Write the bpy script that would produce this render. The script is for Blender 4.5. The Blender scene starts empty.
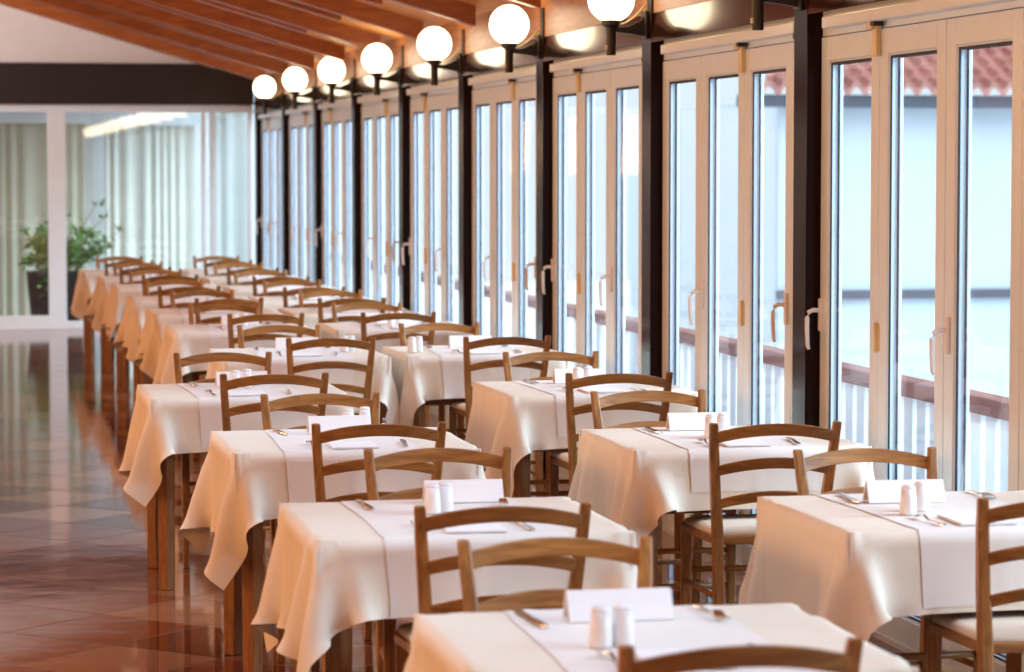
import bpy, bmesh, math, random
import numpy as np
from mathutils import Vector, Matrix
random.seed(7)
C = bpy.context.scene.collection
PI = math.pi

# ------------------------------------------------------------------ helpers
def lin(c):
    return c / 12.92 if c <= 0.04045 else ((c + 0.055) / 1.055) ** 2.4
def rgb(r, g, b):
    return (lin(r / 255), lin(g / 255), lin(b / 255), 1.0)

def obj(name, bm, mat=None, parent=None, smooth=False, bevel=0.0):
    me = bpy.data.meshes.new(name)
    if isinstance(bm, bmesh.types.BMesh):
        bmesh.ops.recalc_face_normals(bm, faces=bm.faces)
        bm.to_mesh(me)
        bm.free()
    else:
        me.from_pydata(*bm)
    o = bpy.data.objects.new(name, me)
    C.objects.link(o)
    if mat is not None:
        me.materials.append(mat)
    if smooth:
        for p in me.polygons:
            p.use_smooth = True
    if bevel:
        md = o.modifiers.new('bevel', 'BEVEL')
        md.width = bevel
        md.segments = 2
        md.limit_method = 'ANGLE'
    if parent is not None:
        o.parent = parent
    return o

def thing(name, label, cat, loc=(0, 0, 0), rz=0.0, group=None):
    o = bpy.data.objects.new(name, None)
    o.empty_display_size = 0.1
    C.objects.link(o)
    o.location = loc
    o.rotation_euler = (0, 0, rz)
    o['label'] = label
    o['category'] = cat
    if group:
        o['group'] = group
    return o

def tag(o, label, cat, group=None):
    o['label'] = label
    o['category'] = cat
    if group:
        o['group'] = group
    return o

def struct(o, label=None):
    o['kind'] = 'structure'
    if label:
        o['label'] = label
    return o

def dup(root, loc, rz=0.0, label=None, group=None):
    r = root.copy()
    C.objects.link(r)
    r.location = loc
    r.rotation_euler = (0, 0, rz)
    if label:
        r['label'] = label
    if group:
        r['group'] = group
    for ch in list(root.children):
        c = ch.copy()
        C.objects.link(c)
        c.parent = r
        for g in list(ch.children):
            d = g.copy()
            C.objects.link(d)
            d.parent = c
    return r

def box(bm, x0, x1, y0, y1, z0, z1):
    v = [bm.verts.new(p) for p in ((x0, y0, z0), (x1, y0, z0), (x1, y1, z0), (x0, y1, z0),
                                   (x0, y0, z1), (x1, y0, z1), (x1, y1, z1), (x0, y1, z1))]
    for f in ((3, 2, 1, 0), (4, 5, 6, 7), (0, 1, 5, 4), (1, 2, 6, 5), (2, 3, 7, 6), (3, 0, 4, 7)):
        bm.faces.new([v[i] for i in f])
    return v

def boxm(*a):
    bm = bmesh.new()
    box(bm, *a)
    return bm

def loft(bm, rings, cap=True):
    """rings: list of equal length closed loops of 3-D points"""
    R = [[bm.verts.new(p) for p in r] for r in rings]
    n = len(R[0])
    for a, b in zip(R, R[1:]):
        for i in range(n):
            bm.faces.new((a[i], a[(i + 1) % n], b[(i + 1) % n], b[i]))
    if cap:
        bm.faces.new(R[0][::-1])
        bm.faces.new(R[-1])

def bar(bm, path, w, d):
    """rectangular bar along a mostly vertical path; w in x, d in y (numbers or lists)"""
    rings = []
    for i, p in enumerate(path):
        ww = (w[i] if isinstance(w, (list, tuple)) else w) / 2
        dd = (d[i] if isinstance(d, (list, tuple)) else d) / 2
        rings.append([(p[0] - ww, p[1] - dd, p[2]), (p[0] + ww, p[1] - dd, p[2]),
                      (p[0] + ww, p[1] + dd, p[2]), (p[0] - ww, p[1] + dd, p[2])])
    loft(bm, rings)

def tube(bm, path, r, n=8):
    path = [Vector(p) for p in path]
    rings = []
    up = Vector((0, 0, 1))
    for i, p in enumerate(path):
        t = (path[min(i + 1, len(path) - 1)] - path[max(i - 1, 0)]).normalized()
        ref = up if abs(t.dot(up)) < 0.95 else Vector((1, 0, 0))
        a = t.cross(ref).normalized()
        b = a.cross(t).normalized()
        rr = r[i] if isinstance(r, (list, tuple)) else r
        rings.append([p + (a * math.cos(2 * PI * k / n) + b * math.sin(2 * PI * k / n)) * rr for k in range(n)])
    loft(bm, rings)

def lathe(bm, prof, n=20, cx=0.0, cy=0.0):
    rings = [[(cx + r * math.cos(2 * PI * k / n), cy + r * math.sin(2 * PI * k / n), z) for k in range(n)] for r, z in prof]
    loft(bm, rings)

# ------------------------------------------------------------------ materials
class NT:
    def __init__(self, name):
        self.m = bpy.data.materials.new(name)
        self.m.use_nodes = True
        self.t = self.m.node_tree
        self.b = self.t.nodes['Principled BSDF']
        self.out = self.t.nodes['Material Output']
    def n(self, typ, **kw):
        nd = self.t.nodes.new(typ)
        for k, v in kw.items():
            if hasattr(nd, k):
                setattr(nd, k, v)
            else:
                nd.inputs[k.replace('_', ' ')].default_value = v
        return nd
    def l(self, a, b):
        self.t.links.new(a, b)
    def set(self, **kw):
        for k, v in kw.items():
            self.b.inputs[k.replace('_', ' ')].default_value = v
        return self

def ramp(nt, fac, stops):
    r = nt.n('ShaderNodeValToRGB')
    e = r.color_ramp.elements
    e[0].position, e[0].color = stops[0]
    e[1].position, e[1].color = stops[-1]
    for p, c in stops[1:-1]:
        x = e.new(p)
        x.color = c
    nt.l(fac, r.inputs['Fac'])
    return r.outputs['Color']

def simple(name, col, rough=0.5, metal=0.0, spec=0.5, var=0.06, scale=9.0, coat=0.0):
    nt = NT(name)
    nt.set(Roughness=rough, Metallic=metal, Specular_IOR_Level=spec, Coat_Weight=coat)
    tc = nt.n('ShaderNodeTexCoord')
    nz = nt.n('ShaderNodeTexNoise', Scale=scale, Detail=3.0)
    nt.l(tc.outputs['Object'], nz.inputs['Vector'])
    d = tuple(c * (1 - var) for c in col[:3]) + (1,)
    h = tuple(min(1, c * (1 + var)) for c in col[:3]) + (1,)
    nt.l(ramp(nt, nz.outputs['Fac'], [(0.3, d), (0.7, h)]), nt.b.inputs['Base Color'])
    return nt.m

def wood(name, dark, light, scale=(3, 30, 30), rough=0.42, coat=0.15, rnd=0.25):
    nt = NT(name)
    nt.set(Roughness=rough, Coat_Weight=coat, Coat_Roughness=0.25)
    tc = nt.n('ShaderNodeTexCoord')
    mp = nt.n('ShaderNodeMapping')
    mp.inputs['Scale'].default_value = scale
    nt.l(tc.outputs['Object'], mp.inputs['Vector'])
    oi = nt.n('ShaderNodeObjectInfo')
    nz = nt.n('ShaderNodeTexNoise', noise_dimensions='4D', Scale=1.6, Detail=5.0, Distortion=0.8)
    nt.l(mp.outputs['Vector'], nz.inputs['Vector'])
    mu = nt.n('ShaderNodeMath', operation='MULTIPLY')
    mu.inputs[1].default_value = 40
    nt.l(oi.outputs['Random'], mu.inputs[0])
    nt.l(mu.outputs[0], nz.inputs['W'])
    col = ramp(nt, nz.outputs['Fac'], [(0.28, dark), (0.55, tuple((a + b) / 2 for a, b in zip(dark, light))), (0.75, light)])
    hs = nt.n('ShaderNodeHueSaturation')
    mr = nt.n('ShaderNodeMapRange')
    mr.inputs['To Min'].default_value = 1 - rnd
    mr.inputs['To Max'].default_value = 1 + rnd
    nt.l(oi.outputs['Random'], mr.inputs['Value'])
    nt.l(mr.outputs['Result'], hs.inputs['Value'])
    nt.l(col, hs.inputs['Color'])
    nt.l(hs.outputs['Color'], nt.b.inputs['Base Color'])
    bp = nt.n('ShaderNodeBump', Strength=0.08, Distance=0.01)
    nt.l(nz.outputs['Fac'], bp.inputs['Height'])
    nt.l(bp.outputs['Normal'], nt.b.inputs['Normal'])
    return nt.m

def fabric(name, col, weave=900.0, sheen=0.0):
    nt = NT(name)
    nt.set(Roughness=0.85, Specular_IOR_Level=0.25, Sheen_Weight=sheen, Sheen_Roughness=0.4)
    tc = nt.n('ShaderNodeTexCoord')
    nz = nt.n('ShaderNodeTexNoise', Scale=5.0, Detail=2.0)
    nt.l(tc.outputs['Object'], nz.inputs['Vector'])
    d = tuple(c * 0.96 for c in col[:3]) + (1,)
    nt.l(ramp(nt, nz.outputs['Fac'], [(0.35, d), (0.65, col)]), nt.b.inputs['Base Color'])
    n2 = nt.n('ShaderNodeTexNoise', Scale=14.0, Detail=4.0)
    nt.l(tc.outputs['Object'], n2.inputs['Vector'])
    wv = nt.n('ShaderNodeTexChecker', Scale=weave)
    nt.l(tc.outputs['Object'], wv.inputs['Vector'])
    ad = nt.n('ShaderNodeMath', operation='MULTIPLY_ADD')
    ad.inputs[1].default_value = 0.06
    nt.l(wv.outputs['Fac'], ad.inputs[0])
    nt.l(n2.outputs['Fac'], ad.inputs[2])
    bp = nt.n('ShaderNodeBump', Strength=0.12, Distance=0.01)
    nt.l(ad.outputs[0], bp.inputs['Height'])
    nt.l(bp.outputs['Normal'], nt.b.inputs['Normal'])
    return nt.m

def glass(name, refl=0.08, tint=(0.97, 0.985, 1.0, 1), facing=0.55):
    nt = NT(name)
    t = nt.t
    t.nodes.remove(nt.b)
    tr = nt.n('ShaderNodeBsdfTransparent')
    tr.inputs['Color'].default_value = tint
    gl = nt.n('ShaderNodeBsdfGlossy')
    gl.inputs['Roughness'].default_value = 0.015
    lw = nt.n('ShaderNodeLayerWeight')
    lw.inputs['Blend'].default_value = 0.25
    mr = nt.n('ShaderNodeMapRange')
    mr.inputs['To Min'].default_value = refl
    mr.inputs['To Max'].default_value = facing
    nt.l(lw.outputs['Fresnel'], mr.inputs['Value'])
    nz = nt.n('ShaderNodeTexNoise', Scale=0.7)
    bp = nt.n('ShaderNodeBump', Strength=0.02, Distance=0.02)
    nt.l(nz.outputs['Fac'], bp.inputs['Height'])
    nt.l(bp.outputs['Normal'], gl.inputs['Normal'])
    mx = nt.n('ShaderNodeMixShader')
    nt.l(mr.outputs['Result'], mx.inputs[0])
    nt.l(tr.outputs[0], mx.inputs[1])
    nt.l(gl.outputs[0], mx.inputs[2])
    nt.l(mx.outputs[0], nt.out.inputs['Surface'])
    return nt.m

def emit(name, col, s):
    nt = NT(name)
    nt.set(Base_Color=(0.9, 0.88, 0.82, 1), Emission_Color=col, Emission_Strength=s, Roughness=0.3)
    return nt.m

def floor_mat():
    nt = NT('polished terracotta tiles')
    tc = nt.n('ShaderNodeTexCoord')
    mp = nt.n('ShaderNodeMapping')
    T = 0.49
    mp.inputs['Rotation'].default_value = (0, 0, math.radians(45))
    mp.inputs['Scale'].default_value = (1 / T, 1 / T, 1)
    mp.inputs['Location'].default_value = (0.38, 0.05, 0)
    nt.l(tc.outputs['Object'], mp.inputs['Vector'])
    fl = nt.n('ShaderNodeVectorMath', operation='FLOOR')
    nt.l(mp.outputs['Vector'], fl.inputs[0])
    fr = nt.n('ShaderNodeVectorMath', operation='FRACTION')
    nt.l(mp.outputs['Vector'], fr.inputs[0])
    wn = nt.n('ShaderNodeTexWhiteNoise', noise_dimensions='2D')
    nt.l(fl.outputs[0], wn.inputs['Vector'])
    ck = nt.n('ShaderNodeTexChecker', Scale=1.0)
    nt.l(mp.outputs['Vector'], ck.inputs['Vector'])
    mix = nt.n('ShaderNodeMath', operation='MULTIPLY_ADD')
    mix.inputs[1].default_value = 0.28
    sc = nt.n('ShaderNodeMath', operation='MULTIPLY')
    sc.inputs[1].default_value = 0.72
    nt.l(wn.outputs['Value'], sc.inputs[0])
    nt.l(ck.outputs['Fac'], mix.inputs[0])
    nt.l(sc.outputs[0], mix.inputs[2])
    col = ramp(nt, mix.outputs[0], [(0.0, rgb(84, 30, 16)), (0.3, rgb(114, 48, 28)), (0.5, rgb(132, 70, 46)), (0.62, rgb(150, 94, 66)), (1.0, rgb(168, 120, 92))])
    nz = nt.n('ShaderNodeTexNoise', Scale=6.0, Detail=6.0, Roughness=0.65)
    nt.l(tc.outputs['Object'], nz.inputs['Vector'])
    mt = nt.n('ShaderNodeMix', data_type='RGBA', blend_type='MULTIPLY')
    mt.inputs[0].default_value = 0.55
    nt.l(col, mt.inputs[6])
    nt.l(ramp(nt, nz.outputs['Fac'], [(0.3, (0.62, 0.58, 0.56, 1)), (0.7, (1, 1, 1, 1))]), mt.inputs[7])
    # grout
    sx = nt.n('ShaderNodeSeparateXYZ')
    nt.l(fr.outputs[0], sx.inputs[0])
    def edge(o):
        a = nt.n('ShaderNodeMath', operation='SUBTRACT')
        a.inputs[1].default_value = 0.5
        nt.l(o, a.inputs[0])
        b = nt.n('ShaderNodeMath', operation='ABSOLUTE')
        nt.l(a.outputs[0], b.inputs[0])
        return b.outputs[0]
    mxx = nt.n('ShaderNodeMath', operation='MAXIMUM')
    nt.l(edge(sx.outputs[0]), mxx.inputs[0])
    nt.l(edge(sx.outputs[1]), mxx.inputs[1])
    gt = nt.n('ShaderNodeMath', operation='GREATER_THAN')
    gt.inputs[1].default_value = 0.4925
    nt.l(mxx.outputs[0], gt.inputs[0])
    m2 = nt.n('ShaderNodeMix', data_type='RGBA')
    nt.l(gt.outputs[0], m2.inputs[0])
    nt.l(mt.outputs[2], m2.inputs[6])
    m2.inputs[7].default_value = rgb(96, 58, 40)
    nt.l(m2.outputs[2], nt.b.inputs['Base Color'])
    rr = nt.n('ShaderNodeMapRange')
    rr.inputs['To Min'].default_value = 0.03
    rr.inputs['To Max'].default_value = 0.12
    nt.l(nz.outputs['Fac'], rr.inputs['Value'])
    ra = nt.n('ShaderNodeMath', operation='MULTIPLY_ADD')
    ra.inputs[1].default_value = 0.5
    nt.l(gt.outputs[0], ra.inputs[0])
    nt.l(rr.outputs['Result'], ra.inputs[2])
    nt.l(ra.outputs[0], nt.b.inputs['Roughness'])
    n2 = nt.n('ShaderNodeTexNoise', Scale=3.0, Detail=2.0)
    nt.l(tc.outputs['Object'], n2.inputs['Vector'])
    tl = nt.n('ShaderNodeMath', operation='MULTIPLY_ADD')
    tl.inputs[1].default_value = -0.25
    nt.l(gt.outputs[0], tl.inputs[0])
    nt.l(n2.outputs['Fac'], tl.inputs[2])
    bp = nt.n('ShaderNodeBump', Strength=0.06, Distance=0.02)
    nt.l(tl.outputs[0], bp.inputs['Height'])
    nt.l(bp.outputs['Normal'], nt.b.inputs['Normal'])
    nt.set(Specular_IOR_Level=0.5)
    return nt.m

def roof_tile_mat():
    nt = NT('pinkish clay roof tiles')
    tc = nt.n('ShaderNodeTexCoord')
    nz = nt.n('ShaderNodeTexNoise', Scale=2.2, Detail=3.0)
    nt.l(tc.outputs['Object'], nz.inputs['Vector'])
    nt.l(ramp(nt, nz.outputs['Fac'], [(0.3, rgb(172, 112, 98)), (0.7, rgb(204, 142, 126))]), nt.b.inputs['Base Color'])
    nt.set(Roughness=0.8)
    return nt.m

M = {}
M['floor'] = floor_mat()
M['chair_h'] = wood('honey oak grain across', rgb(122, 77, 33), rgb(188, 133, 70), (4, 34, 40), rnd=0.16)
M['chair_v'] = wood('honey oak grain upright', rgb(124, 79, 35), rgb(190, 135, 72), (34, 34, 4), rnd=0.16)
M['table'] = wood('table oak', rgb(122, 76, 36), rgb(170, 118, 66), (30, 30, 4), rough=0.6, coat=0.0, rnd=0.12)
M['ceiling'] = wood('ceiling boards', rgb(222, 142, 62), rgb(250, 196, 112), (3, 16, 16), rough=0.45, rnd=0.0)
M['rafter'] = wood('rafter timber', rgb(138, 72, 32), rgb(184, 110, 56), (3, 20, 20), rough=0.4, rnd=0.15)
M['frieze'] = wood('frieze boards', rgb(146, 92, 46), rgb(196, 140, 84), (20, 2, 20), rough=0.45, rnd=0.0)
M['brown'] = simple('glossy brown lacquer', rgb(46, 22, 13), rough=0.13, var=0.1, scale=3, coat=0.1)
M['post'] = simple('dark brown post lacquer', rgb(34, 15, 9), rough=0.16, spec=0.07, var=0.1, scale=3)
M['beam'] = wood('dark stained beam', rgb(22, 12, 7), rgb(42, 25, 15), (2, 20, 20), rough=0.5, rnd=0.0)
M['white'] = simple('white window plastic', rgb(228, 241, 252), rough=0.3, var=0.02)
M['gasket'] = simple('dark rubber gasket', rgb(40, 46, 56), rough=0.6)
M['brass'] = simple('brass', rgb(226, 204, 160), rough=0.4, metal=0.4)
M['handle'] = simple('white handle plastic', rgb(238, 232, 228), rough=0.3, var=0.02)
M['glass'] = glass('window glass', 0.01, facing=0.22)
M['bglass'] = glass('back glazing', 0.10, (0.96, 0.985, 0.98, 1))
M['cloth'] = fabric('cream cotton cloth', (0.84, 0.74, 0.61, 1))
M['runner'] = fabric('white cotton cloth', (0.86, 0.80, 0.74, 1))
M['pad'] = fabric('cream seat fabric', (0.80, 0.70, 0.56, 1))
M['porcelain'] = simple('white porcelain', (0.88, 0.86, 0.85, 1), rough=0.2, var=0.01)
M['paper'] = simple('white napkin paper', (0.90, 0.88, 0.88, 1), rough=0.8, var=0.02)
M['steel'] = simple('polished steel', (0.62, 0.60, 0.58, 1), rough=0.16, metal=1.0, var=0.03)
M['black'] = simple('black plastic', rgb(26, 22, 20), rough=0.4)
M['cable'] = simple('pale cable', rgb(214, 196, 150), rough=0.5)
M['globe'] = emit('opal lamp glass', (1.0, 0.80, 0.54, 1), 5.6)
M['plaster'] = simple('white plaster', rgb(236, 230, 228), rough=0.85, var=0.02)
M['warmwall'] = simple('warm plaster', rgb(186, 112, 62), rough=0.85, var=0.04)
M['pane_white'] = simple('white painted frame', rgb(238, 242, 242), rough=0.35, var=0.02)
M['curtain_a'] = fabric('pale olive curtain', rgb(208, 202, 178), 300, 0.1)
M['curtain_b'] = fabric('pale grey curtain', rgb(226, 220, 206), 300, 0.1)
M['sheer'] = fabric('white sheer', (0.66, 0.66, 0.62, 1), 300, 0.1)
M['pot'] = simple('dark grey planter', rgb(52, 52, 54), rough=0.6, var=0.15)
M['soil'] = simple('soil', rgb(60, 44, 32), rough=0.95, var=0.3, scale=40)
M['leaf'] = simple('green leaves', rgb(122, 170, 90), rough=0.5, var=0.35, scale=6)
M['stem'] = simple('green stem', rgb(96, 108, 62), rough=0.6)
M['rail'] = wood('weathered red handrail', rgb(122, 62, 48), rgb(176, 112, 92), (20, 2, 20), rough=0.6, rnd=0.1)
M['baluster'] = simple('white painted boards', rgb(236, 238, 238), rough=0.6, var=0.05)
M['terrace'] = simple('pale terrace stone', rgb(150, 152, 152), rough=0.8)
M['facade'] = simple('white facade', rgb(205, 212, 216), rough=0.9, var=0.03, scale=1)  # toned to offset the sun on the house front
M['eave'] = simple('grey eave board', rgb(92, 92, 98), rough=0.8)
M['roof'] = roof_tile_mat()
M['ground'] = simple('pale ground', rgb(214, 220, 224), rough=0.9, var=0.05, scale=0.4)

# ------------------------------------------------------------------ dimensions
H_CAM = 1.64
XW = 3.2            # plane of the window frames
XF = 3.134          # room-side face of posts and fascia
PITCH = 2.38
POSTS = [10.15 + PITCH * k for k in range(-5, 9)]       # near edge of each post
PD = 0.17
YB = 29.5           # back glazing
YN, XL = -2.2, -4.6
def roof_z(x):      # underside of rafters
    return 2.48 + 0.295 * (3.05 - x)

# ------------------------------------------------------------------ room shell
f = struct(obj('floor', boxm(XL, XW + 0.1, YN, YB + 0.05, -0.1, 0), M['floor']), 'polished terracotta tile floor laid diagonally')

# ceiling: boards above rafters, following the roof slope
RH = 0.115
bm = bmesh.new()
rings = []
for y in (YN, YB + 0.1):
    rings.append([(XW + 0.15, y, roof_z(XW + 0.15) + RH), (XW + 0.15, y, roof_z(XW + 0.15) + RH + 0.08),
                  (XL - 0.1, y, roof_z(XL - 0.1) + RH + 0.08), (XL - 0.1, y, roof_z(XL - 0.1) + RH)])
loft(bm, rings)
ceil = struct(obj('ceiling', bm, M['ceiling']), 'sloping orange timber board ceiling')
def rafter_bm(h, x1):
    bm = bmesh.new()
    rings = []
    for x in (x1, -4.6):
        z = roof_z(x) + RH - h
        rings.append([(x, -0.045, z), (x, 0.045, z), (x, 0.045, z + h + 0.01), (x, -0.045, z + h + 0.01)])
    loft(bm, rings)
    return bm
for nm, h, x1, y in (('rafter', RH, 3.06, 16.5 + 1.86 * 6), ('batten', 0.07, 2.65, 16.5 + 1.86 * 6.5)):
    first = None
    while y > 3:
        if first is None:
            first = o = obj(nm, rafter_bm(h, x1), M['rafter'], ceil, bevel=0.006)
        else:
            o = first.copy()
            C.objects.link(o)
        o.location = (0, y, 0)
        y -= 1.86

# window side wall: frieze, fascia, header
bm = bmesh.new()
box(bm, 3.15, 3.35, YN, YB, 2.34, 2.66)
wr = struct(obj('wall_right', bm, M['frieze']), 'wooden frieze above the folding windows')
bm = bmesh.new()
loft(bm, [[(XF, yy, 2.21), (3.30, yy, 2.21), (3.30, yy, 2.345), (XF + .013, yy, 2.345)] for yy in (YN, YB)])
obj('fascia', bm, M['brown'], wr, bevel=0.003)
for Y in POSTS:
    obj('joint_strip', boxm(3.14, 3.16, Y + 0.02, Y + 0.10, 2.335, 2.5), M['black'], wr)

for i, Y in enumerate(POSTS):
    o = struct(obj('trim_%d' % (i + 1), boxm(XF, XW + 0.05, Y, Y + PD, 0, 2.34), M['post'], bevel=0.004), 'glossy dark brown window post')

# left wall, front wall (behind the camera), back wall
struct(obj('wall_left', boxm(XL - 0.1, XL, YN, YB, 0, 4.9), M['warmwall']))
struct(obj('wall_front', boxm(XL, XW + 0.15, YN - 0.1, YN, 0, 4.9), M['warmwall']))
# gable above the beam
bm = bmesh.new()
g0, g1 = XL, XW + 0.1
rings = [[(g0, yy, 2.70), (g1, yy, 2.70 if roof_z(g1) > 2.7 else 2.5), (g1, yy, roof_z(g1) + RH), (g0, yy, roof_z(g0) + RH)] for yy in (YB, YB + 0.12)]
loft(bm, rings)
wb = struct(obj('wall_back', bm, M['plaster']), 'white gable wall above the dark beam')
obj('wall_base', boxm(2.74, 3.13, YB, YB + 0.12, 0, .10), M['pane_white'], wb)
obj('wall_infill', boxm(XL, -1.0, YB, YB + 0.12, 0, 2.30), M['plaster'], wb)
struct(obj('trim_15', boxm(XL, XF, YB - 0.10, YB + 0.12, 2.30, 2.72), M['beam'], bevel=0.006), 'dark brown wooden beam across the end of the room')

# glazed screen under the beam
gs = bpy.data.objects.new('window_20', None)
C.objects.link(gs)
struct(gs, 'tall white framed glass screen closing the far end')
def fr(name, x0, x1, z0, z1, yd=0.0, m='pane_white'):
    return obj(name, boxm(x0, x1, YB - 0.03 + yd, YB + 0.06 + yd, z0, z1), M[m], gs, bevel=0.004)
fr('top_rail', -1.0, 2.74, 2.22, 2.30)
fr('bottom_rail', -1.0, 1.03, 0.0, 0.14)
fr('bottom_rail', 1.21, 2.74, 0.0, 0.08)
fr('mullion', 1.03, 1.21, 0.0, 2.22)
fr('top_rail', 2.74, 3.13, 2.22, 2.30)
fr('mullion', 3.08, 3.13, 0.08, 2.22)
fr('mullion', 2.60, 2.64, 0.08, 2.22)
fr('mullion', 2.69, 2.74, 0.08, 2.22)
fr('mullion', -1.0, -0.9, 0.14, 2.22)
for a, b, z0 in ((-0.9, 1.03, 0.14), (1.21, 2.60, 0.08), (2.64, 2.69, 0.08), (2.74, 3.08, .10)):
    obj('glass_pane', boxm(a, b, YB + 0.005, YB + 0.012, z0, 2.22), M['bglass'], gs)

# ------------------------------------------------------------------ folding windows
LW, LZ0, LZ1 = 0.672, 0.02, 2.125
ST, RT, RB = 0.085, 0.088, 0.09
FX0, FX1 = XW - 0.012, XW + 0.046
def leaf(parent, y0, y1):
    bm = bmesh.new()
    y0 += 0.004
    y1 -= 0.004
    box(bm, FX0, FX1, y0, y0 + ST, LZ0, LZ1)
    box(bm, FX0, FX1, y1 - ST, y1, LZ0, LZ1)
    box(bm, FX0, FX1, y0 + ST, y1 - ST, LZ0, LZ0 + RB)
    box(bm, FX0, FX1, y0 + ST, y1 - ST, LZ1 - RT, LZ1)
    # inner glazing bead
    for b in ((y0 + ST, y0 + ST + .007), (y1 - ST - .007, y1 - ST)):
        box(bm, FX0 + .006, FX1 - .004, b[0], b[1], LZ0 + RB, LZ1 - RT)
    box(bm, FX0 + .006, FX1 - .004, y0 + ST, y1 - ST, LZ0 + RB, LZ0 + RB + .007)
    box(bm, FX0 + .006, FX1 - .004, y0 + ST, y1 - ST, LZ1 - RT - .007, LZ1 - RT)
    fo = obj('window_leaf', bm, M['white'], parent, bevel=0.003)
    a, b, c, d = y0 + ST + .007, y1 - ST - .007, LZ0 + RB + .007, LZ1 - RT - .007
    bm = bmesh.new()
    for gx0, gx1 in ((XW - .004, XW + .001), (XW + .024, XW + .029)):
        box(bm, gx0, gx1, a, a + .007, c, d)
        box(bm, gx0, gx1, b - .007, b, c, d)
        box(bm, gx0, gx1, a, b, c, c + .007)
        box(bm, gx0, gx1, a, b, d - .009, d)
    obj('gasket', bm, M['gasket'], fo)
    obj('glass_pane', boxm(XW + .002, XW + .006, a, b, c, d), M['glass'], fo)
    return fo

def handle(parent, y):
    bm = bmesh.new()
    box(bm, FX0 - .012, FX0, y - .014, y + .014, 1.04, 1.16)
    tube(bm, [(FX0, y, 1.115), (FX0 - .035, y, 1.118), (FX0 - .052, y, 1.110), (FX0 - .058, y, 1.09), (FX0 - .058, y, 1.04), (FX0 - .055, y, 0.985), (FX0 - .050, y, 0.972)],
         [.009, .009, .009, .009, .0085, .008, .006], 10)
    return obj('handle', bm, M['handle'], parent, smooth=False, bevel=0.002)

def hinge(parent, y, z0, z1):
    bm = bmesh.new()
    tube(bm, [(FX0 - .008, y, z0), (FX0 - .008, y, z1)], .008, 10)
    box(bm, FX0 - .004, FX0, y - .024, y + .024, z0 + .005, z1 - .005)
    return obj('hinge', bm, M['brass'], parent)

def make_bay(n, y0, y1, typ):
    """y0 near end, y1 far end (at the far post)"""
    w = bpy.data.objects.new('window_%d' % n, None)
    C.objects.link(w)
    struct(w, 'white three-leaf folding window between brown posts')
    bnd = [y1 - LW * k for k in range(4)]
    lv = [leaf(w, bnd[k + 1], bnd[k]) for k in range(3)]
    if bnd[3] - y0 > 0.02:
        obj('jamb', boxm(FX0, FX1, y0, bnd[3], 0, LZ1), M['white'], w, bevel=0.003)
    obj('header', boxm(XW - .006, XW + .06, y0, y1, LZ1 + .004, 2.21), M['white'], w)
    obj('track', boxm(XW - .065, XW - .006, y0 + .02, y1 - .17, 2.150, 2.192), M['white'], w, bevel=0.004)
    obj('track_cap', boxm(XW - .060, XW - .010, y0, y0 + .035, 2.128, 2.180), M['black'], w)
    obj('sill', boxm(XW - .02, XW + .08, y0, y1, -.02, LZ0), M['white'], w)
    if typ == 'a':
        handle(lv[0], bnd[0] - .03)
        handle(lv[2], bnd[2] - .05)
        hy = bnd[1]
    else:
        handle(lv[1], bnd[1] - .05)
        handle(lv[2], bnd[3] + .05)
        hy = bnd[2]
    for z in (1.0, 0.18):
        hinge(lv[1], hy, z, z + .105)
    bm = bmesh.new()
    box(bm, FX0 - .02, FX0, hy - .02, hy + .02, 2.03, 2.15)
    box(bm, FX0 - .035, FX0, hy - .012, hy + .045, 2.125, 2.165)
    obj('roller_bracket', bm, M['brass'], lv[1], bevel=0.003)
    obj('roller_cap', boxm(FX0 - .040, FX0 - .004, hy - .05, hy - .012, 2.135, 2.16), M['black'], lv[1])
    return w

for i in range(len(POSTS) - 1):
    # post index 5 is the one at 10.15; the bay whose far post is index 5 is of the first type
    make_bay(i + 1, POSTS[i] + PD, POSTS[i + 1], 'a' if (i + 1 - 5) % 2 == 0 else 'b')
# short fixed strip of wall between the last post and the end
# ------------------------------------------------------------------ globe lamps
ORD = ['nearest', 'second', 'third', 'fourth', 'fifth', 'sixth', 'seventh', 'eighth', 'ninth', 'tenth', 'eleventh']
def make_lamp(Y, label):
    """arm bracket fixed to the post, globe on top"""
    yc = Y + 0.09
    t = thing('globe_lamp', label, 'lamp', (XF, yc, 2.28), 0, 'globe lamps on the window posts')
    gx = 2.97 - XF
    bm = bmesh.new()
    bmesh.ops.create_uvsphere(bm, u_segments=32, v_segments=20, radius=0.107, matrix=Matrix.Translation((gx, 0, 0.13)))
    obj('globe', bm, M['globe'], t, smooth=True)
    bm = bmesh.new()
    lathe(bm, [(.020, -.125), (.022, -.12), (.022, -.02), (.024, 0.0), (.042, .012), (.044, .042)], 20, gx, 0)
    cup = obj('lamp_holder', bm, M['black'], t)
    obj('plug', boxm(gx - .026, gx - .018, -.010, .010, -.10, -.08), M['cable'], cup)
    bm = bmesh.new()
    rings = []
    for x, z0, z1 in ((gx + .02, -.02, .004), (gx + .07, -.025, .004), (-.03, -.035, .03), (-.008, -.04, .06)):
        rings.append([(x, -.012, z0), (x, .012, z0), (x, .012, z1), (x, -.012, z1)])
    loft(bm, rings)
    obj('arm', bm, M['black'], t, bevel=0.003)
    obj('wall_plate', boxm(-.014, 0, -.045, .045, -.05, .075), M['black'], t, bevel=0.003)
    bm = bmesh.new()
    tube(bm, [(gx + .03, -.016, .012), (gx + .06, -.02, .02), (gx + .10, -.024, .045), (-.025, -.026, .085), (-.012, -.02, .10), (-.006, -.005, .095), (-.008, .01, .07)], .005, 6)
    obj('cable', bm, M['cable'], t, smooth=True)
    return t
lamp0 = None
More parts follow.
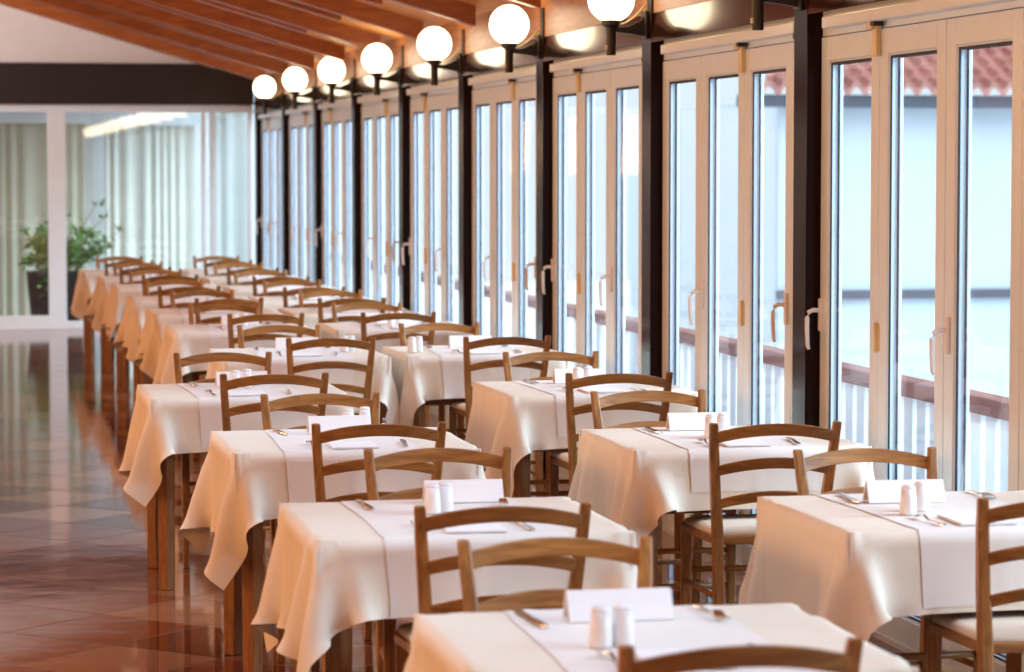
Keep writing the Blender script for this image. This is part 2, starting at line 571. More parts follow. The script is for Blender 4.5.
for k in range(-5, 9):
    Y = POSTS[5 + k]
    lab = ('round glowing globe lamp on black bracket, %s from the camera along the window posts' % ORD[k]) if k >= 0 else 'glowing globe lamp on a window post beside the photographer'
    if k == 8:
        lab = 'smallest glowing globe lamp at the far corner post beside the dark beam'
    if lamp0 is None:
        lamp0 = make_lamp(Y, lab)
    elif k < 8:
        dup(lamp0, (XF, Y + 0.09, 2.28), 0, lab)

# ------------------------------------------------------------------ cloth simulation (numpy)
TW = 0.395         # half cloth-covered top
TT = 0.374         # half table top
TOPZ = 0.752
NSX, NSY, NI = 8, 6, 24
NX, NY = 2 * NSX + NI + 1, 2 * NSY + NI + 1
def lines(lo, hi, n):
    """grid lines; one of them lies exactly on each table edge"""
    return np.concatenate([np.linspace(lo, -TW, n + 1)[:-1], np.linspace(-TW, TW, NI + 1), np.linspace(TW, hi, n + 1)[1:]])
def simulate():
    V = 6
    rs = np.random.RandomState(3)
    # drop left, right, front, back and turn of every variant
    drop = [(.27, .25, .182, .172), (.30, .24, .185, .166), (.25, .28, .174, .182), (.285, .25, .184, .172), (.26, .26, .170, .184), (.30, .25, .186, .166)]
    rot = np.radians([0, .8, -.7, -.5, .6, 1.0])
    P = np.zeros((V, NY, NX, 3))
    for k in range(V):
        l, r, f, bk = drop[k]
        X, Yg = np.meshgrid(lines(-TW - l, TW + r, NSX), lines(-TW - f, TW + bk, NSY))
        c, s = math.cos(rot[k]), math.sin(rot[k])
        P[k, :, :, 0] = X * c - Yg * s
        P[k, :, :, 1] = X * s + Yg * c
    P[..., 2] = TOPZ + 0.004
    out = np.maximum(np.abs(P[..., 0]), np.abs(P[..., 1])) > TW
    P[..., 2] += np.where(out, -0.002, 0) + rs.normal(0, 0.0012, P.shape[:3])
    rest = {}
    def pairs():
        L = []
        for st, k in ((1, 1.0), (2, 0.03), (3, 0.0)):
            for ph in range(2 * st):
                if ph % st == ph:  # first half: start phases
                    pass
            for a in range(st):
                for par in (0, 1):
                    i0 = np.arange(a + par * st, NX - st, 2 * st)
                    if len(i0):
                        L.append(('x', i0, st, k))
                    j0 = np.arange(a + par * st, NY - st, 2 * st)
                    if len(j0):
                        L.append(('y', j0, st, k))
        for par in (0, 1):
            j0 = np.arange(par, NY - 1, 2)
            L.append(('d', j0, 1, 0.6))
            L.append(('e', j0, 1, 0.6))
        return L
    def views(kind, idx, st):
        s = slice(int(idx[0]), int(idx[-1]) + 1, int(idx[1] - idx[0]) if len(idx) > 1 else 1)
        e = slice(int(idx[0]) + st, int(idx[-1]) + st + 1, int(idx[1] - idx[0]) if len(idx) > 1 else 1)
        if kind == 'x':
            return (slice(None), slice(None), s), (slice(None), slice(None), e)
        if kind == 'y':
            return (slice(None), s, slice(None)), (slice(None), e, slice(None))
        if kind == 'd':
            return (slice(None), s, slice(0, NX - 1)), (slice(None), e, slice(1, NX))
        return (slice(None), s, slice(1, NX)), (slice(None), e, slice(0, NX - 1))
    cons = []
    for kind, idx, st, k in pairs():
        A, B = views(kind, idx, st)
        d0 = np.linalg.norm(P[A] - P[B], axis=-1)
        cons.append((A, B, d0, k))
    vel = np.zeros_like(P)
    dt = 1 / 50
    R = TW + 0.003
    steps = 200
    for s in range(steps):
        vel[..., 2] -= 9.8 * dt
        vel *= 0.965 if s < 130 else 0.90
        old = P.copy()
        P = P + vel * dt
        for it in range(18):
            for A, B, d0, k in cons:
                d = P[B] - P[A]
                ln = np.sqrt((d * d).sum(-1)) + 1e-9
                if k <= 0.06:       # weak bending, but no sharp creases
                    kk = np.where(ln < 0.69 * d0, 0.7, k)
                    tgt = np.where(ln < 0.69 * d0, 0.69 * d0, d0)
                    c = (0.5 * kk * (ln - tgt) / ln)[..., None] * d
                else:
                    c = (0.5 * k * (ln - d0) / ln)[..., None] * d
                P[A] += c
                P[B] -= c
            # table block collision (treated as a solid column)
            ax, ay = np.abs(P[..., 0]), np.abs(P[..., 1])
            ins = (ax < R) & (ay < R) & (P[..., 2] < TOPZ)
            dz = TOPZ - P[..., 2]
            dx, dy = R - ax, R - ay
            up = ins & (dz <= dx) & (dz <= dy)
            sx = ins & ~up & (dx <= dy)
            sy = ins & ~up & ~sx
            P[..., 2] = np.where(up, TOPZ, P[..., 2])
            P[..., 0] = np.where(sx, np.sign(P[..., 0]) * R, P[..., 0])
            P[..., 1] = np.where(sy, np.sign(P[..., 1]) * R, P[..., 1])
        vel = (P - old) / dt
        top = P[..., 2] <= TOPZ + 0.003
        top &= (np.abs(P[..., 0]) < TW) & (np.abs(P[..., 1]) < TW)
        vel[top] *= 0.3
    # relax the hanging part a little
    for it in range(3):
        Q = P.copy()
        Q[:, 1:-1, 1:-1] = 0.5 * P[:, 1:-1, 1:-1] + 0.125 * (P[:, :-2, 1:-1] + P[:, 2:, 1:-1] + P[:, 1:-1, :-2] + P[:, 1:-1, 2:])
        hang = (P[..., 2] < TOPZ - 0.03)[..., None]
        P = np.where(hang, Q, P)
    return P

def upsample(G):
    """Catmull-Rom doubling of a grid (ny,nx,3)"""
    def up1(A):
        n = A.shape[0]
        pad = np.concatenate([2 * A[:1] - A[1:2], A, 2 * A[-1:] - A[-2:-1]])
        mid = (-pad[:-3] + 9 * pad[1:-2] + 9 * pad[2:-1] - pad[3:]) / 16
        o = np.empty((2 * n - 1,) + A.shape[1:])
        o[0::2] = A
        o[1::2] = mid
        return o
    return up1(up1(G).transpose(1, 0, 2)).transpose(1, 0, 2)

def grid_mesh(name, G, mat):
    ny, nx = G.shape[:2]
    v = G.reshape(-1, 3).tolist()
    fs = [(j * nx + i, j * nx + i + 1, (j + 1) * nx + i + 1, (j + 1) * nx + i) for j in range(ny - 1) for i in range(nx - 1)]
    me = bpy.data.meshes.new(name)
    me.from_pydata(v, [], fs)
    me.materials.append(mat)
    for p in me.polygons:
        p.use_smooth = True
    return me

def normals(G):
    du = np.gradient(G, axis=1)
    dv = np.gradient(G, axis=0)
    n = np.cross(du, dv)
    return n / (np.linalg.norm(n, axis=-1, keepdims=True) + 1e-9)

SIM = simulate()
CLOTH, RUN = [], []
for k in range(SIM.shape[0]):
    for mir in (0, 1):
        G = SIM[k]
        if mir:
            G = G[:, ::-1].copy()
            G[..., 0] *= -1
        G = upsample(G)
        G[..., 2] = np.where((np.abs(G[..., 0]) < TW) & (np.abs(G[..., 1]) < TW), np.maximum(G[..., 2], TOPZ + .0005), G[..., 2])
        CLOTH.append(grid_mesh('tablecloth', G, M['cloth']))
        N = normals(G)
        nx, ny = G.shape[1], G.shape[0]
        # columns of the runner: about 0.44 m wide round the middle of the top
        row = G[ny // 2, :, 0]
        cols = [i for i in range(nx) if -0.222 <= row[i] <= 0.222]
        cut = (0, 1, 4, 2, 0, 3)[k]
        S = G + N * 0.0022
        S = S[cut:ny - cut, cols[0]:cols[-1] + 1].copy()
        mid = S.shape[1] // 2
        S[:, mid] += N[cut:ny - cut, cols[0] + mid] * 0.0016    # fold crease
        RUN.append(grid_mesh('table_runner', S, M['runner']))

# ------------------------------------------------------------------ furniture
def make_table():
    t = thing('dining_table', 'x', 'table')
    obj('tabletop', boxm(-TT, TT, -TT, TT, 0.722, 0.7470), M['table'], t, bevel=0.010)
    bm = bmesh.new()
    a = 0.315
    for s in (-1, 1):
        box(bm, -a, a, s * a - .011, s * a + .011, .645, .724)
        box(bm, s * a - .011, s * a + .011, -a + .011, a - .011, .645, .724)
    obj('apron', bm, M['table'], t)
    for sx in (-1, 1):
        for sy in (-1, 1):
            bm = bmesh.new()
            rings = []
            for z, r in ((0, .033), (.70, .036), (.722, .036)):
                rings.append([(sx * .328 + r * math.cos(PI / 2 * k), sy * .312 + r * math.sin(PI / 2 * k), z) for k in range(4)])
            loft(bm, rings)
            obj('leg', bm, M['table'], t, bevel=0.004)
    return t

def make_chair():
    """front (seat edge) towards +Y, backrest towards -Y, origin on the floor"""
    t = thing('dining_chair', 'x', 'chair')
    for s in (-1, 1):
        bm = bmesh.new()
        bar(bm, [(s * .160, -.215, 0), (s * .163, -.188, .25), (s * .166, -.180, .50), (s * .178, -.196, .64), (s * .190, -.225, .78), (s * .196, -.246, .862)],
            [.026, .032, .033, .031, .029, .026], [.030, .036, .038, .032, .028, .024])
        obj('rear_leg', bm, M['chair_v'], t, bevel=0.005)
    for s in (-1, 1):
        bm = bmesh.new()
        bar(bm, [(s * .182, .185, 0), (s * .182, .185, .30), (s * .182, .183, .500)], [.026, .031, .034], [.026, .031, .034])
        obj('front_leg', bm, M['chair_v'], t, bevel=0.005)
    # backrest slats, arched upward and bowed backwards
    for zb, zt in ((.798, .834), (.694, .727), (.590, .621)):
        zc = (zb + zt) / 2
        f_ = (zc - .50) / .362
        yb = -.180 - .066 * f_ ** 1.25
        xh = .166 + .030 * f_ - .006
        bm = bmesh.new()
        rings = []
        n = 14
        for i in range(n + 1):
            q = -1 + 2 * i / n
            bow = -.026 * (1 - q * q)
            arch = .024 * (1 - q * q)
            x, yy = q * xh, yb + bow
            tilt = .010
            rings.append([(x, yy - .007 + tilt * 0, zb + arch), (x, yy + .007, zb + arch),
                          (x, yy + .006 - tilt, zt + arch + .002 * (1 - q * q)), (x, yy - .007 - tilt, zt + arch + .002 * (1 - q * q))])
        loft(bm, rings)
        obj('back_slat', bm, M['chair_h'], t, bevel=0.003)
    # seat outline: trapezoid with round front corners
    def outline(g, z):
        pts = []
        def arc(cx, cy, r, a0, a1, n):
            for i in range(n + 1):
                a = a0 + (a1 - a0) * i / n
                pts.append((cx + r * math.cos(a), cy + r * math.sin(a), z))
        arc(.158 - g * .3, -.170 + g * .4, .022, -PI / 2, 0, 3)
        arc(.144 - g, .140 - g, .064, 0.0, PI / 2, 7)
        arc(-.144 + g, .140 - g, .064, PI / 2, PI, 7)
        arc(-.158 + g * .3, -.170 + g * .4, .022, PI, 1.5 * PI, 3)
        return pts
    bm = bmesh.new()
    loft(bm, [outline(0, .478), outline(0, .505)])
    obj('seat_frame', bm, M['chair_h'], t, bevel=0.004)
    bm = bmesh.new()
    loft(bm, [outline(.008, .504), outline(.006, .511), outline(.012, .520), outline(.035, .527), outline(.07, .530)])
    obj('seat', bm, M['pad'], t, smooth=True)
    for s in (-1, 1):
        for z in (.19, .31):
            bm = bmesh.new()
            tube(bm, [(s * .163, -.190, z), (s * .182, .185, z + .005)], .0095, 8)
            obj('stretcher', bm, M['chair_h'], t, smooth=True)
    for z in (.23, .35):
        bm = bmesh.new()
        tube(bm, [(-.182, .185, z), (.182, .185, z)], .0095, 8)
        obj('stretcher', bm, M['chair_h'], t, smooth=True)
    bm = bmesh.new()
    tube(bm, [(-.163, -.188, .26), (.163, -.188, .26)], .0095, 8)
    obj('stretcher', bm, M['chair_h'], t, smooth=True)
    return t

def outline_mesh(name, pts, zf, th, mat):
    """flat cutlery: (x, y) outline pairs given as half-width list along y"""
    bm = bmesh.new()
    rings = []
    for yv, w, xo in pts:
        z = zf(yv)
        rings.append([(xo - w, yv, z), (xo + w, yv, z), (xo + w * .9, yv, z + th), (xo - w * .9, yv, z + th)])
    loft(bm, rings)
    return bm

def make_fork():
    zf = lambda y: .002 + .010 * math.exp(-((y - .035) / .022) ** 2)
    bm = outline_mesh('fork', [(-.095, .006, 0), (-.085, .009, 0), (-.05, .006, 0), (.0, .0035, 0), (.03, .0035, 0), (.04, .010, 0), (.055, .0125, 0), (.062, .0125, 0)], zf, .0025, None)
    for xo in (-.0105, -.0035, .0035, .0105):
        rings = []
        for yv, w in ((.060, .0023), (.08, .002), (.098, .0012)):
            z = zf(yv) + (.004 if yv > .09 else 0)
            rings.append([(xo - w, yv, z), (xo + w, yv, z), (xo + w, yv, z + .002), (xo - w, yv, z + .002)])
        loft(bm, rings)
    return tag(obj('fork', bm, M['steel']), 'x', 'fork')

def make_knife():
    zf = lambda y: .002
    bm = outline_mesh('knife', [(-.105, .007, 0), (-.09, .009, 0), (-.02, .007, 0), (-.005, .006, 0), (.0, .009, .001), (.06, .010, .001), (.095, .007, -.001), (.108, .002, -.004)], zf, .003, None)
    return tag(obj('knife', bm, M['steel']), 'x', 'knife')

def make_spoon():
    zf = lambda y: .002 + .008 * math.exp(-((y - .035) / .022) ** 2)
    bm = outline_mesh('spoon', [(-.095, .006, 0), (-.085, .009, 0), (-.05, .006, 0), (.0, .0035, 0), (.035, .0035, 0), (.045, .012, 0), (.062, .019, 0), (.08, .018, 0), (.094, .010, 0), (.099, .003, 0)], zf, .0025, None)
    return tag(obj('spoon', bm, M['steel']), 'x', 'spoon')

def make_shaker():
    t = thing('shaker', 'x', 'salt shaker')
    bm = bmesh.new()
    lathe(bm, [(.021, 0), (.0225, .003), (.0205, .035), (.018, .066)], 20)
    obj('body', bm, M['porcelain'], t, smooth=True)
    bm = bmesh.new()
    lathe(bm, [(.018, .066), (.0175, .071), (.014, .0745), (.004, .076)], 20)
    obj('cap', bm, M['porcelain'], t, smooth=True)
    return t

def make_tent():
    """white card folded lengthwise, standing like a low tent"""
    bm = bmesh.new()
    L, W, Hh = .105, .034, .056
    rings = []
    for x in (-L, -L * .97, L * .97, L):
        k = .0
        rings.append([(x, -W, 0), (x, -W + .005, 0), (x, -.002, Hh - .008), (x, .006, Hh - .008), (x, W - .004, .0), (x, W, 0), (x, .010, Hh), (x, -.006, Hh)])
    loft(bm, rings)
    return tag(obj('napkin_tent', bm, M['paper']), 'x', 'folded card')

def make_napkin():
    bm = bmesh.new()
    box(bm, -.075, .075, -.10, .10, 0, .0025)
    box(bm, -.073, .074, -.099, .097, .003, .0055)
    return tag(obj('paper_napkin', bm, M['paper'], bevel=0.001), 'x', 'napkin')

proto = dict(table=make_table(), chair=make_chair(), fork=make_fork(), knife=make_knife(), spoon=make_spoon(), shaker=make_shaker(), tent=make_tent(), napkin=make_napkin())
used = set()
def put(kind, loc, rz, label, group):
    p = proto[kind]
    if kind not in used:
        used.add(kind)
        p.location = loc
        p.rotation_euler = (0, 0, rz)
        p['label'] = label
        p['group'] = group
        return p
    return dup(p, loc, rz, label, group)

# x of the left edge, y of the front edge, chair near (x, y of back top, turn), chair far (x, y, turn), cloth variant
AISLE = [
    (.905, 4.78, (1.28, 4.49, 0), (1.255, 5.84, -.03), 0),
    (.858, 6.72, (1.265, 6.46, -.03), (1.342, 7.80, -.05), 8),
    (.872, 8.84, (1.30, 8.62, -.03), (1.27, 9.79, -.02), 6),
    (.765, 11.00, (1.225, 10.80, 0), (1.15, 12.08, -.03), 2),
    (1.270, 13.28, (1.742, 13.04, -.03), (1.63, 14.17, -.05), 4),
    (1.215, 15.50, (1.69, 15.30, 0), (1.58, 16.50, -.06), 10),
    (1.240, 17.40, (1.675, 17.17, 0), (1.62, 18.40, 0), 3),
    (1.235, 19.20, (1.585, 18.97, 0), (1.585, 20.25, -.03), 0),
    (1.240, 21.30, (1.62, 21.05, .04), (1.60, 22.30, 0), 8),
    (1.230, 23.05, (1.56, 22.82, 0), (1.58, 24.05, .03), 6),
    (1.150, 24.65, (1.53, 24.42, 0), (1.52, 25.62, 0), 2),
]
WINDOW = [
    (2.150, 6.62, (2.60, 6.35, -.05), (2.51, 7.56, 0), 2),
    (2.115, 8.67, (2.50, 8.40, -.03), (2.42, 9.70, 0), 4),
    (2.150, 10.87, (2.525, 10.58, -.05), (2.53, 11.86, -.03), 10),
    (2.135, 13.28, (2.565, 13.00, 0), (2.45, 14.20, 0), 0),
    (2.100, 15.50, (2.415, 15.30, 0), (2.41, 16.46, -.03), 6),
    (2.075, 17.30, (2.41, 17.08, 0), (2.43, 18.22, -.03), 8),
    (2.060, 19.00, (2.39, 18.72, 0), (2.39, 19.95, -.05), 2),
    (2.060, 20.90, (2.39, 20.62, 0), (2.38, 21.92, 0), 4),
    (2.055, 22.80, (2.38, 22.45, .03), (2.39, 23.70, 0), 10),
    (2.050, 24.60, (2.37, 24.36, 0), (2.38, 25.58, 0), 0),
]
# measured offsets (from the table centre) of the pair of shakers and of the folded card
SHAKERS = {('aisle', 0): ((-.12, -.085), (-.075, -.07)), ('aisle', 1): ((-.035, .05), (.005, .09)), ('aisle', 2): ((.06, .27), (.125, .33)),
           ('aisle', 4): ((.22, -.05), (.26, .0)), ('window', 0): ((-.135, -.105), (-.075, -.03)), ('window', 1): ((-.045, -.035), (.01, .02)), ('window', 3): ((-.33, -.14), (-.29, -.10))}
TENTS = {('aisle', 0): (-.01, .235), ('aisle', 1): (.09, .30), ('window', 0): (-.05, .17), ('window', 1): (-.01, .255)}
def ordw(i):
    return ORD[i]
ZI = TOPZ + .0055
for row, data, rowname in (('aisle', AISLE, 'aisle-row'), ('window', WINDOW, 'window-row')):
    for i, (xl, yf, nch, fch, var) in enumerate(data):
        cx, cy = xl + TW, yf + TW
        who = '%s %s table' % (ordw(i), rowname)
        put('table', (cx, cy, 0), 0, 'square oak table under cream cloth, %s from camera in the %s' % (ordw(i), 'aisle-side row' if row == 'aisle' else 'row along the windows'), 'tables of the %s row' % row)
        o = bpy.data.objects.new('tablecloth', CLOTH[var])
        C.objects.link(o)
        o.location = (cx, cy, 0)
        tag(o, 'cream cloth with hanging corner folds draped over the %s' % who, 'tablecloth', 'cream tablecloths of the %s row' % row)
        o = bpy.data.objects.new('table_runner', RUN[var])
        C.objects.link(o)
        o.location = (cx, cy, 0)
        tag(o, 'white runner laid front to back over cream cloth on the %s' % who, 'table runner', 'white runners of the %s row' % row)
        # chairs: given by the place of the backrest top
        x, y, r = nch
        c, s = math.cos(r), math.sin(r)
        put('chair', (x - .246 * s, y + .246 * c, 0), r, 'oak ladder-back chair with its back to the camera, at the %s' % who, 'chairs of the %s row' % row)
        x, y, r = fch
        c, s = math.cos(r), math.sin(r)
        put('chair', (x + .246 * s, y - .246 * c, 0), r + PI, 'oak ladder-back chair facing the camera, at far side of the %s' % who, 'chairs of the %s row' % row)
        # things on the table
        j = lambda a: random.uniform(-a, a)
        for q, (ox, nm) in enumerate(((-.035, 'left'), (.018, 'right'))):
            sx_, sy_ = SHAKERS.get((row, i), ((-.025, .03), (.028, .065)))[q]
            put('shaker', (cx + sx_, cy + sy_ + j(.005), ZI), 0, '%s white shaker of the pair on the %s' % (nm, who), 'white shakers on the %s row' % row)
        if i < 8:
            tx_, ty_ = TENTS.get((row, i), (.02, .20))
            put('tent', (cx + tx_, cy + ty_, ZI), j(.05), 'white folded card standing like a tent on the %s' % who, 'tent cards on the %s row' % row)
        if i < 7:
            put('napkin', (cx + .0 + j(.01), cy - .26, ZI), j(.04), 'flat white paper napkin at near setting of the %s' % who, 'paper napkins on the %s row' % row)
            put('fork', (cx - .13 + j(.015), cy - .24 + j(.02), ZI), j(.1), 'steel fork left of the near napkin on the %s' % who, 'forks on the %s row' % row)
            put('knife', (cx + .16 + j(.02), cy - .23 + j(.02), ZI), -.05 + j(.1), 'steel knife right of the near napkin on the %s' % who, 'knives on the %s row' % row)
            put('knife', (cx - .175 + j(.01), cy + .25 + j(.02), ZI), PI + j(.1), 'steel knife at left of far setting on the %s' % who, 'knives on the %s row' % row)
            if row == 'window':
                put('spoon', (cx + .19 + j(.01), cy + .24 + j(.02), ZI), PI + j(.15), 'steel spoon at right of far setting on the %s' % who, 'spoons on the %s row' % row)
            else:
                put('fork', (cx + .19 + j(.01), cy + .26 + j(.02), ZI), PI + j(.15), 'steel fork at right of far setting on the %s' % who, 'forks on the %s row' % row)

# ------------------------------------------------------------------ behind the back glazing
def curtain(x0, x1, y, z0, z1, mat, label, amp=.016, wl=.16, seed=1):
    rs = random.Random(seed)
    bm = bmesh.new()
    n = int((x1 - x0) / .012)
    ph = 0
    cols = []
    for i in range(n + 1):
        x = x0 + (x1 - x0) * i / n
        ph += (x1 - x0) / n / wl * 2 * PI * (1 + .5 * math.sin(x * 9 + seed))
        a = amp * (.75 + .25 * math.sin(x * 5.3 + seed * 2))
        cols.append([bm.verts.new((x + .2 * a * math.sin(ph + 1) * k, y + a * math.sin(ph) * (.7 + .3 * k), z1 + (z0 - z1) * k)) for k in (0, .33, .66, 1)])
    for a, b in zip(cols, cols[1:]):
        for k in range(3):
            bm.faces.new((a[k], b[k], b[k + 1], a[k + 1]))
    return tag(obj('curtain', bm, mat, smooth=True), label, 'curtain')
struct(obj('wall_rear', boxm(-2.0, 3.4, 32.6, 32.7, -.1, 2.9), M['plaster']))
struct(obj('floor_porch', boxm(-2.0, 3.4, YB + .05, 32.7, -.1, -.005), M['terrace']), 'pale floor beyond the glass screen')
struct(obj('porch_shade', boxm(-2.0, 3.4, YB + .12, 32.8, 2.62, 2.72), M['plaster']))  # unseen roof slab, added to keep sun off the curtains
curtain(-.9, 1.52, 31.75, .02, 2.16, M['curtain_a'], 'pale olive floor-length curtain left of the slim white post behind the glass', seed=2)
curtain(2.72, 3.24, 29.95, .02, 2.28, M['sheer'], 'bright white sheer curtain in the far corner beside the last window post', seed=8, amp=.008)
curtain(1.70, 2.72, 31.75, .02, 2.12, M['curtain_b'], 'pale grey sheer curtain right of the slim white post behind the glass', seed=5, wl=.12)
struct(obj('trim_16', boxm(1.565, 1.685, 31.0, 31.12, 0, 2.25), M['pane_white'], bevel=.004), 'slim white post behind the glass screen')
struct(obj('trim_17', boxm(-2.0, 3.4, 31.62, 31.7, 2.14, 2.6), M['pane_white']), 'white curtain header')
# planter
pt = thing('potted_shrub', 'bushy green shrub in dark grey planter behind the white mullion at the far glass screen', 'plant', (1.13, 30.35, 0))
bm = bmesh.new()
rings = []
for z, r in ((0, .25), (.56, .30), (.56, .27), (.50, .265)):
    rings.append([(-r, -r, z), (r, -r, z), (r, r, z), (-r, r, z)])
loft(bm, rings)
obj('planter', bm, M['pot'], pt, bevel=.008)
obj('soil', boxm(-.262, .262, -.262, .262, .47, .515), M['soil'], pt)
rs = random.Random(11)
stems, leaves = bmesh.new(), bmesh.new()
def leaf_at(p, d, L, W):
    d = d.normalized()
    ref = Vector((rs.uniform(-1, 1), rs.uniform(-1, 1), rs.uniform(.2, 1))).normalized()
    s = d.cross(ref)
    if s.length < 1e-3:
        return
    s.normalize()
    nrm = s.cross(d)
    pts = [p, p + d * L * .35 + s * W + nrm * W * .2, p + d * L, p + d * L * .35 - s * W + nrm * W * .2]
    leaves.faces.new([leaves.verts.new(q) for q in pts])
def branch(base, tip, n, L, spread):
    base, tip = Vector(base), Vector(tip)
    path = []
    for i in range(7):
        k = i / 6
        p = base.lerp(tip, k) + Vector((rs.uniform(-.02, .02), rs.uniform(-.02, .02), .10 * math.sin(k * PI) * .5))
        path.append(p)
    tube(stems, path, [.007 - .0008 * i for i in range(7)], 5)
    for i in range(n):
        k = rs.uniform(.22, 1) * 6
        a = min(int(k), 5)
        p = path[a].lerp(path[a + 1], k - a)
        d = Vector((rs.uniform(-1, 1), rs.uniform(-1, 1), rs.uniform(-.4, .8)))
        leaf_at(p + d.normalized() * rs.uniform(0, spread), d, L * rs.uniform(.7, 1.2), L * .26)
for i in range(26):
    a = rs.uniform(0, 2 * PI)
    r = rs.uniform(.12, .40)
    branch((rs.uniform(-.12, .12), rs.uniform(-.12, .12), .5), (r * math.cos(a) + .05, r * math.sin(a) * .7, rs.uniform(.62, 1.15)), 34, .09, .06)
for tip in ((.12, 0, 1.40), (.02, .1, 1.30), (.48, 0, 1.32), (.60, .05, 1.22), (.72, 0, 1.00), (.36, .05, 1.12), (.62, 0, .86)):
    branch((.05, 0, .52), tip, 16, .085, .035)
for i in range(6):
    branch((.2, -.02, .55), (rs.uniform(.42, .60), rs.uniform(-.1, .1), rs.uniform(.76, .90)), 22, .08, .05)
for i in range(3):
    branch((-.1, -.2, .52), (-.12 + rs.uniform(-.05, .08), -.34, .36 + rs.uniform(-.08, .05)), 14, .08, .03)
obj('stem', stems, M['stem'], pt)
obj('foliage', leaves, M['leaf'], pt)

# ------------------------------------------------------------------ outside the windows
struct(obj('floor_terrace', boxm(XW + .1, 4.4, YN, 34, -.35, -.12), M['terrace']), 'pale terrace outside the windows')
struct(obj('ground', boxm(-60, 90, -40, 120, -3.4, -3.2), M['ground']), 'pale ground outside')
rl = thing('balcony_railing', 'white boarded balcony railing with weathered red handrail outside the windows', 'railing', (4.1, 0, -.12))
obj('handrail', boxm(-.06, .06, YN, 33, .78, .85), M['rail'], rl, bevel=.008)
obj('lower_rail', boxm(-.02, .02, YN, 33, .10, .15), M['baluster'], rl)
y = 2.0
bb = None
n = 0
while y < 33 and n < 96:
    if bb is None:
        bb = obj('baluster', boxm(-.012, .012, -.055, .055, .06, .78), M['baluster'], rl, bevel=.003)
        o = bb
    else:
        o = bb.copy()
        C.objects.link(o)
    o.location = (0, y, 0)
    y += .165 if y < 16 else .34
    n += 1
# house across the way
hb = thing('house', 'white house with pinkish clay tile roof seen through the near windows', 'house', (0, 36.0, -3.2))
obj('wall', boxm(10.9, 24, 0.62, 9, 0, 5.75), M['baluster'], hb)  # brighter white here lifts the shaded side of the house
obj('front_toned', boxm(10.88, 24, 0.5, 0.62, 0, 5.75), M['facade'], hb)  # thin front layer in a darker tone, offsetting the sun on it
obj('string_course', boxm(10.85, 24, 0.42, 0.5, 3.10, 3.22), M['eave'], hb)
obj('eave', boxm(10.3, 24, .15, .5, 5.66, 5.82), M['eave'], hb)
bm = bmesh.new()
# pan tiles: wavy across x, stepped up the slope, hipped at the left end
rows, per, wl = 16, 4, .24
nx_ = int((24 - 10.3) / wl * 6)
for r in range(rows):
    a = []
    for yy, dz in ((r * .36 + .06, .07), (r * .36 + .46, .0)):
        ln = []
        for i in range(nx_ + 1):
            x = 10.3 + (24 - 10.3) * i / nx_
            lim = 10.3 + max(0, yy) * .9
            xx = max(x, lim)
            ph = xx / wl * 2 * PI
            wv = .055 * math.copysign(abs(math.sin(ph)) ** .7, math.sin(ph))
            ln.append(bm.verts.new((xx, yy, 5.86 + yy * .42 + dz + wv)))
        a.append(ln)
    lo = [bm.verts.new(v.co + Vector((0, 0.01, -.09))) for v in a[0]]
    for A, B in ((lo, a[0]), (a[0], a[1])):
        for i in range(nx_):
            bm.faces.new((A[i], A[i + 1], B[i + 1], B[i]))
bmesh.ops.dissolve_degenerate(bm, dist=1e-4, edges=bm.edges)
obj('roof', bm, M['roof'], hb)
obj('downpipe', boxm(11.5, 11.62, .3, .42, 0, 5.7), M['eave'], hb)

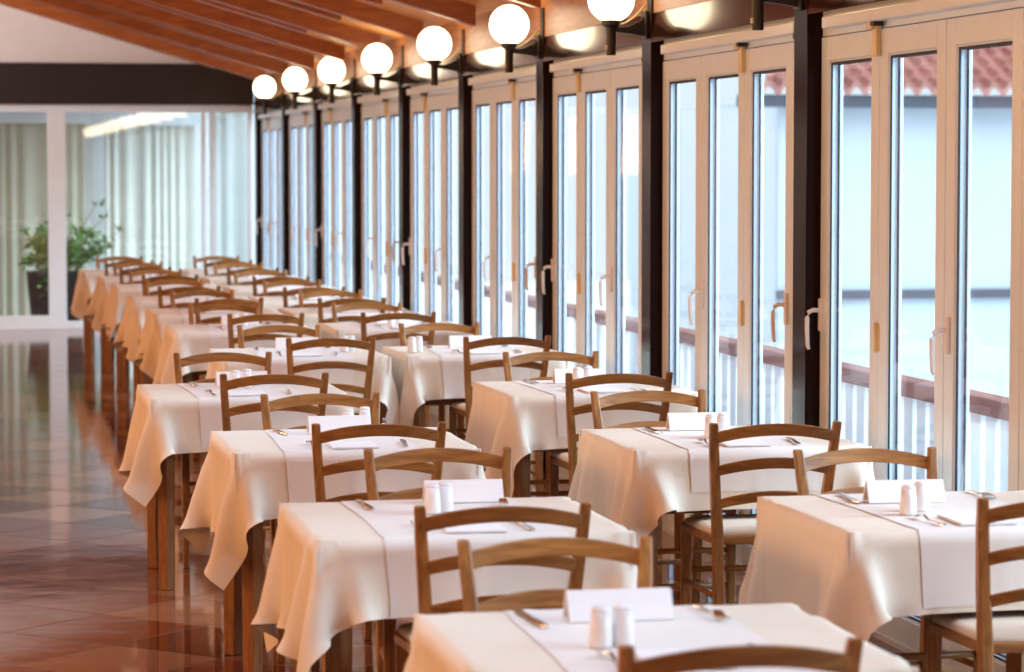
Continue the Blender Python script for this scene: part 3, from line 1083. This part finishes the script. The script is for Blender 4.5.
# ------------------------------------------------------------------ light
w = bpy.data.worlds.new('World')
bpy.context.scene.world = w
w.use_nodes = True
nt = w.node_tree
bg = nt.nodes['Background']
tc = nt.nodes.new('ShaderNodeTexCoord')
sx = nt.nodes.new('ShaderNodeSeparateXYZ')
rp = nt.nodes.new('ShaderNodeValToRGB')
nt.links.new(tc.outputs['Generated'], sx.inputs[0])
nt.links.new(sx.outputs['Z'], rp.inputs['Fac'])
rp.color_ramp.elements[0].color = (0.78, 0.90, 0.97, 1)
rp.color_ramp.elements[1].color = (0.62, 0.80, 1.0, 1)
nt.links.new(rp.outputs['Color'], bg.inputs['Color'])
bg.inputs['Strength'].default_value = 1.35

def light(name, typ, loc, col, e, **kw):
    ld = bpy.data.lights.new(name, typ)
    ld.color = col
    ld.energy = e
    for k, v in kw.items():
        setattr(ld, k, v)
    o = bpy.data.objects.new(name, ld)
    C.objects.link(o)
    o.location = loc
    return o
s = light('sun', 'SUN', (20, -5, 20), (0.62, 0.82, 1.0), 10.6, angle=math.radians(55))
s.rotation_euler = Vector((-1.0, 0.36, -0.66)).to_track_quat('-Z', 'Y').to_euler()
for k in range(6):
    l = light('wall_light', 'AREA', (XL + .3, 1.5 + 4.5 * k, 2.05), (1.0, 0.53 + .03 * (k > 3), 0.22 + .10 * (k > 3)), 97 if k < 5 else 60, shape='RECTANGLE', size=1.6, size_y=1.0)
    l.rotation_euler = Vector((1, 0.0, .08)).to_track_quat('-Z', 'Y').to_euler()


for k in range(4):
    l = light('aisle_fill', 'AREA', (.9, 2.0 + 4 * k, 2.80), (0.42, 0.74, 1.0), 17, shape='RECTANGLE', size=1.6, size_y=3.0, spread=math.radians(75))  # unseen cool fill over the aisle, added to whiten the table tops

l = light('gable_fill', 'AREA', (-1.9, 26.3, 3.2), (0.94, 0.97, 1.0), 80, shape='RECTANGLE', size=1.2, size_y=.8)  # unseen fill, added to lift the dark gable and back mullions
l.rotation_euler = Vector((.55, 1, -.15)).to_track_quat('-Z', 'Y').to_euler()

# ------------------------------------------------------------------ camera
cam = bpy.data.cameras.new('camera')
co = bpy.data.objects.new('camera', cam)
C.objects.link(co)
cam.lens = 36 * 2844 / 1024
cam.sensor_width = 36
cam.sensor_fit = 'HORIZONTAL'
co.location = (0, 0, H_CAM)
co.rotation_euler = (math.radians(90 - 3.3606), 0, math.radians(-11.2562))
cam.dof.use_dof = True
cam.dof.focus_distance = 9.8
cam.dof.aperture_fstop = 5.0
cam.clip_start = 0.05
cam.clip_end = 300
sc = bpy.context.scene
sc.camera = co
sc.view_settings.view_transform = 'Standard'
sc.view_settings.look = 'None'
sc.view_settings.exposure = 0.0
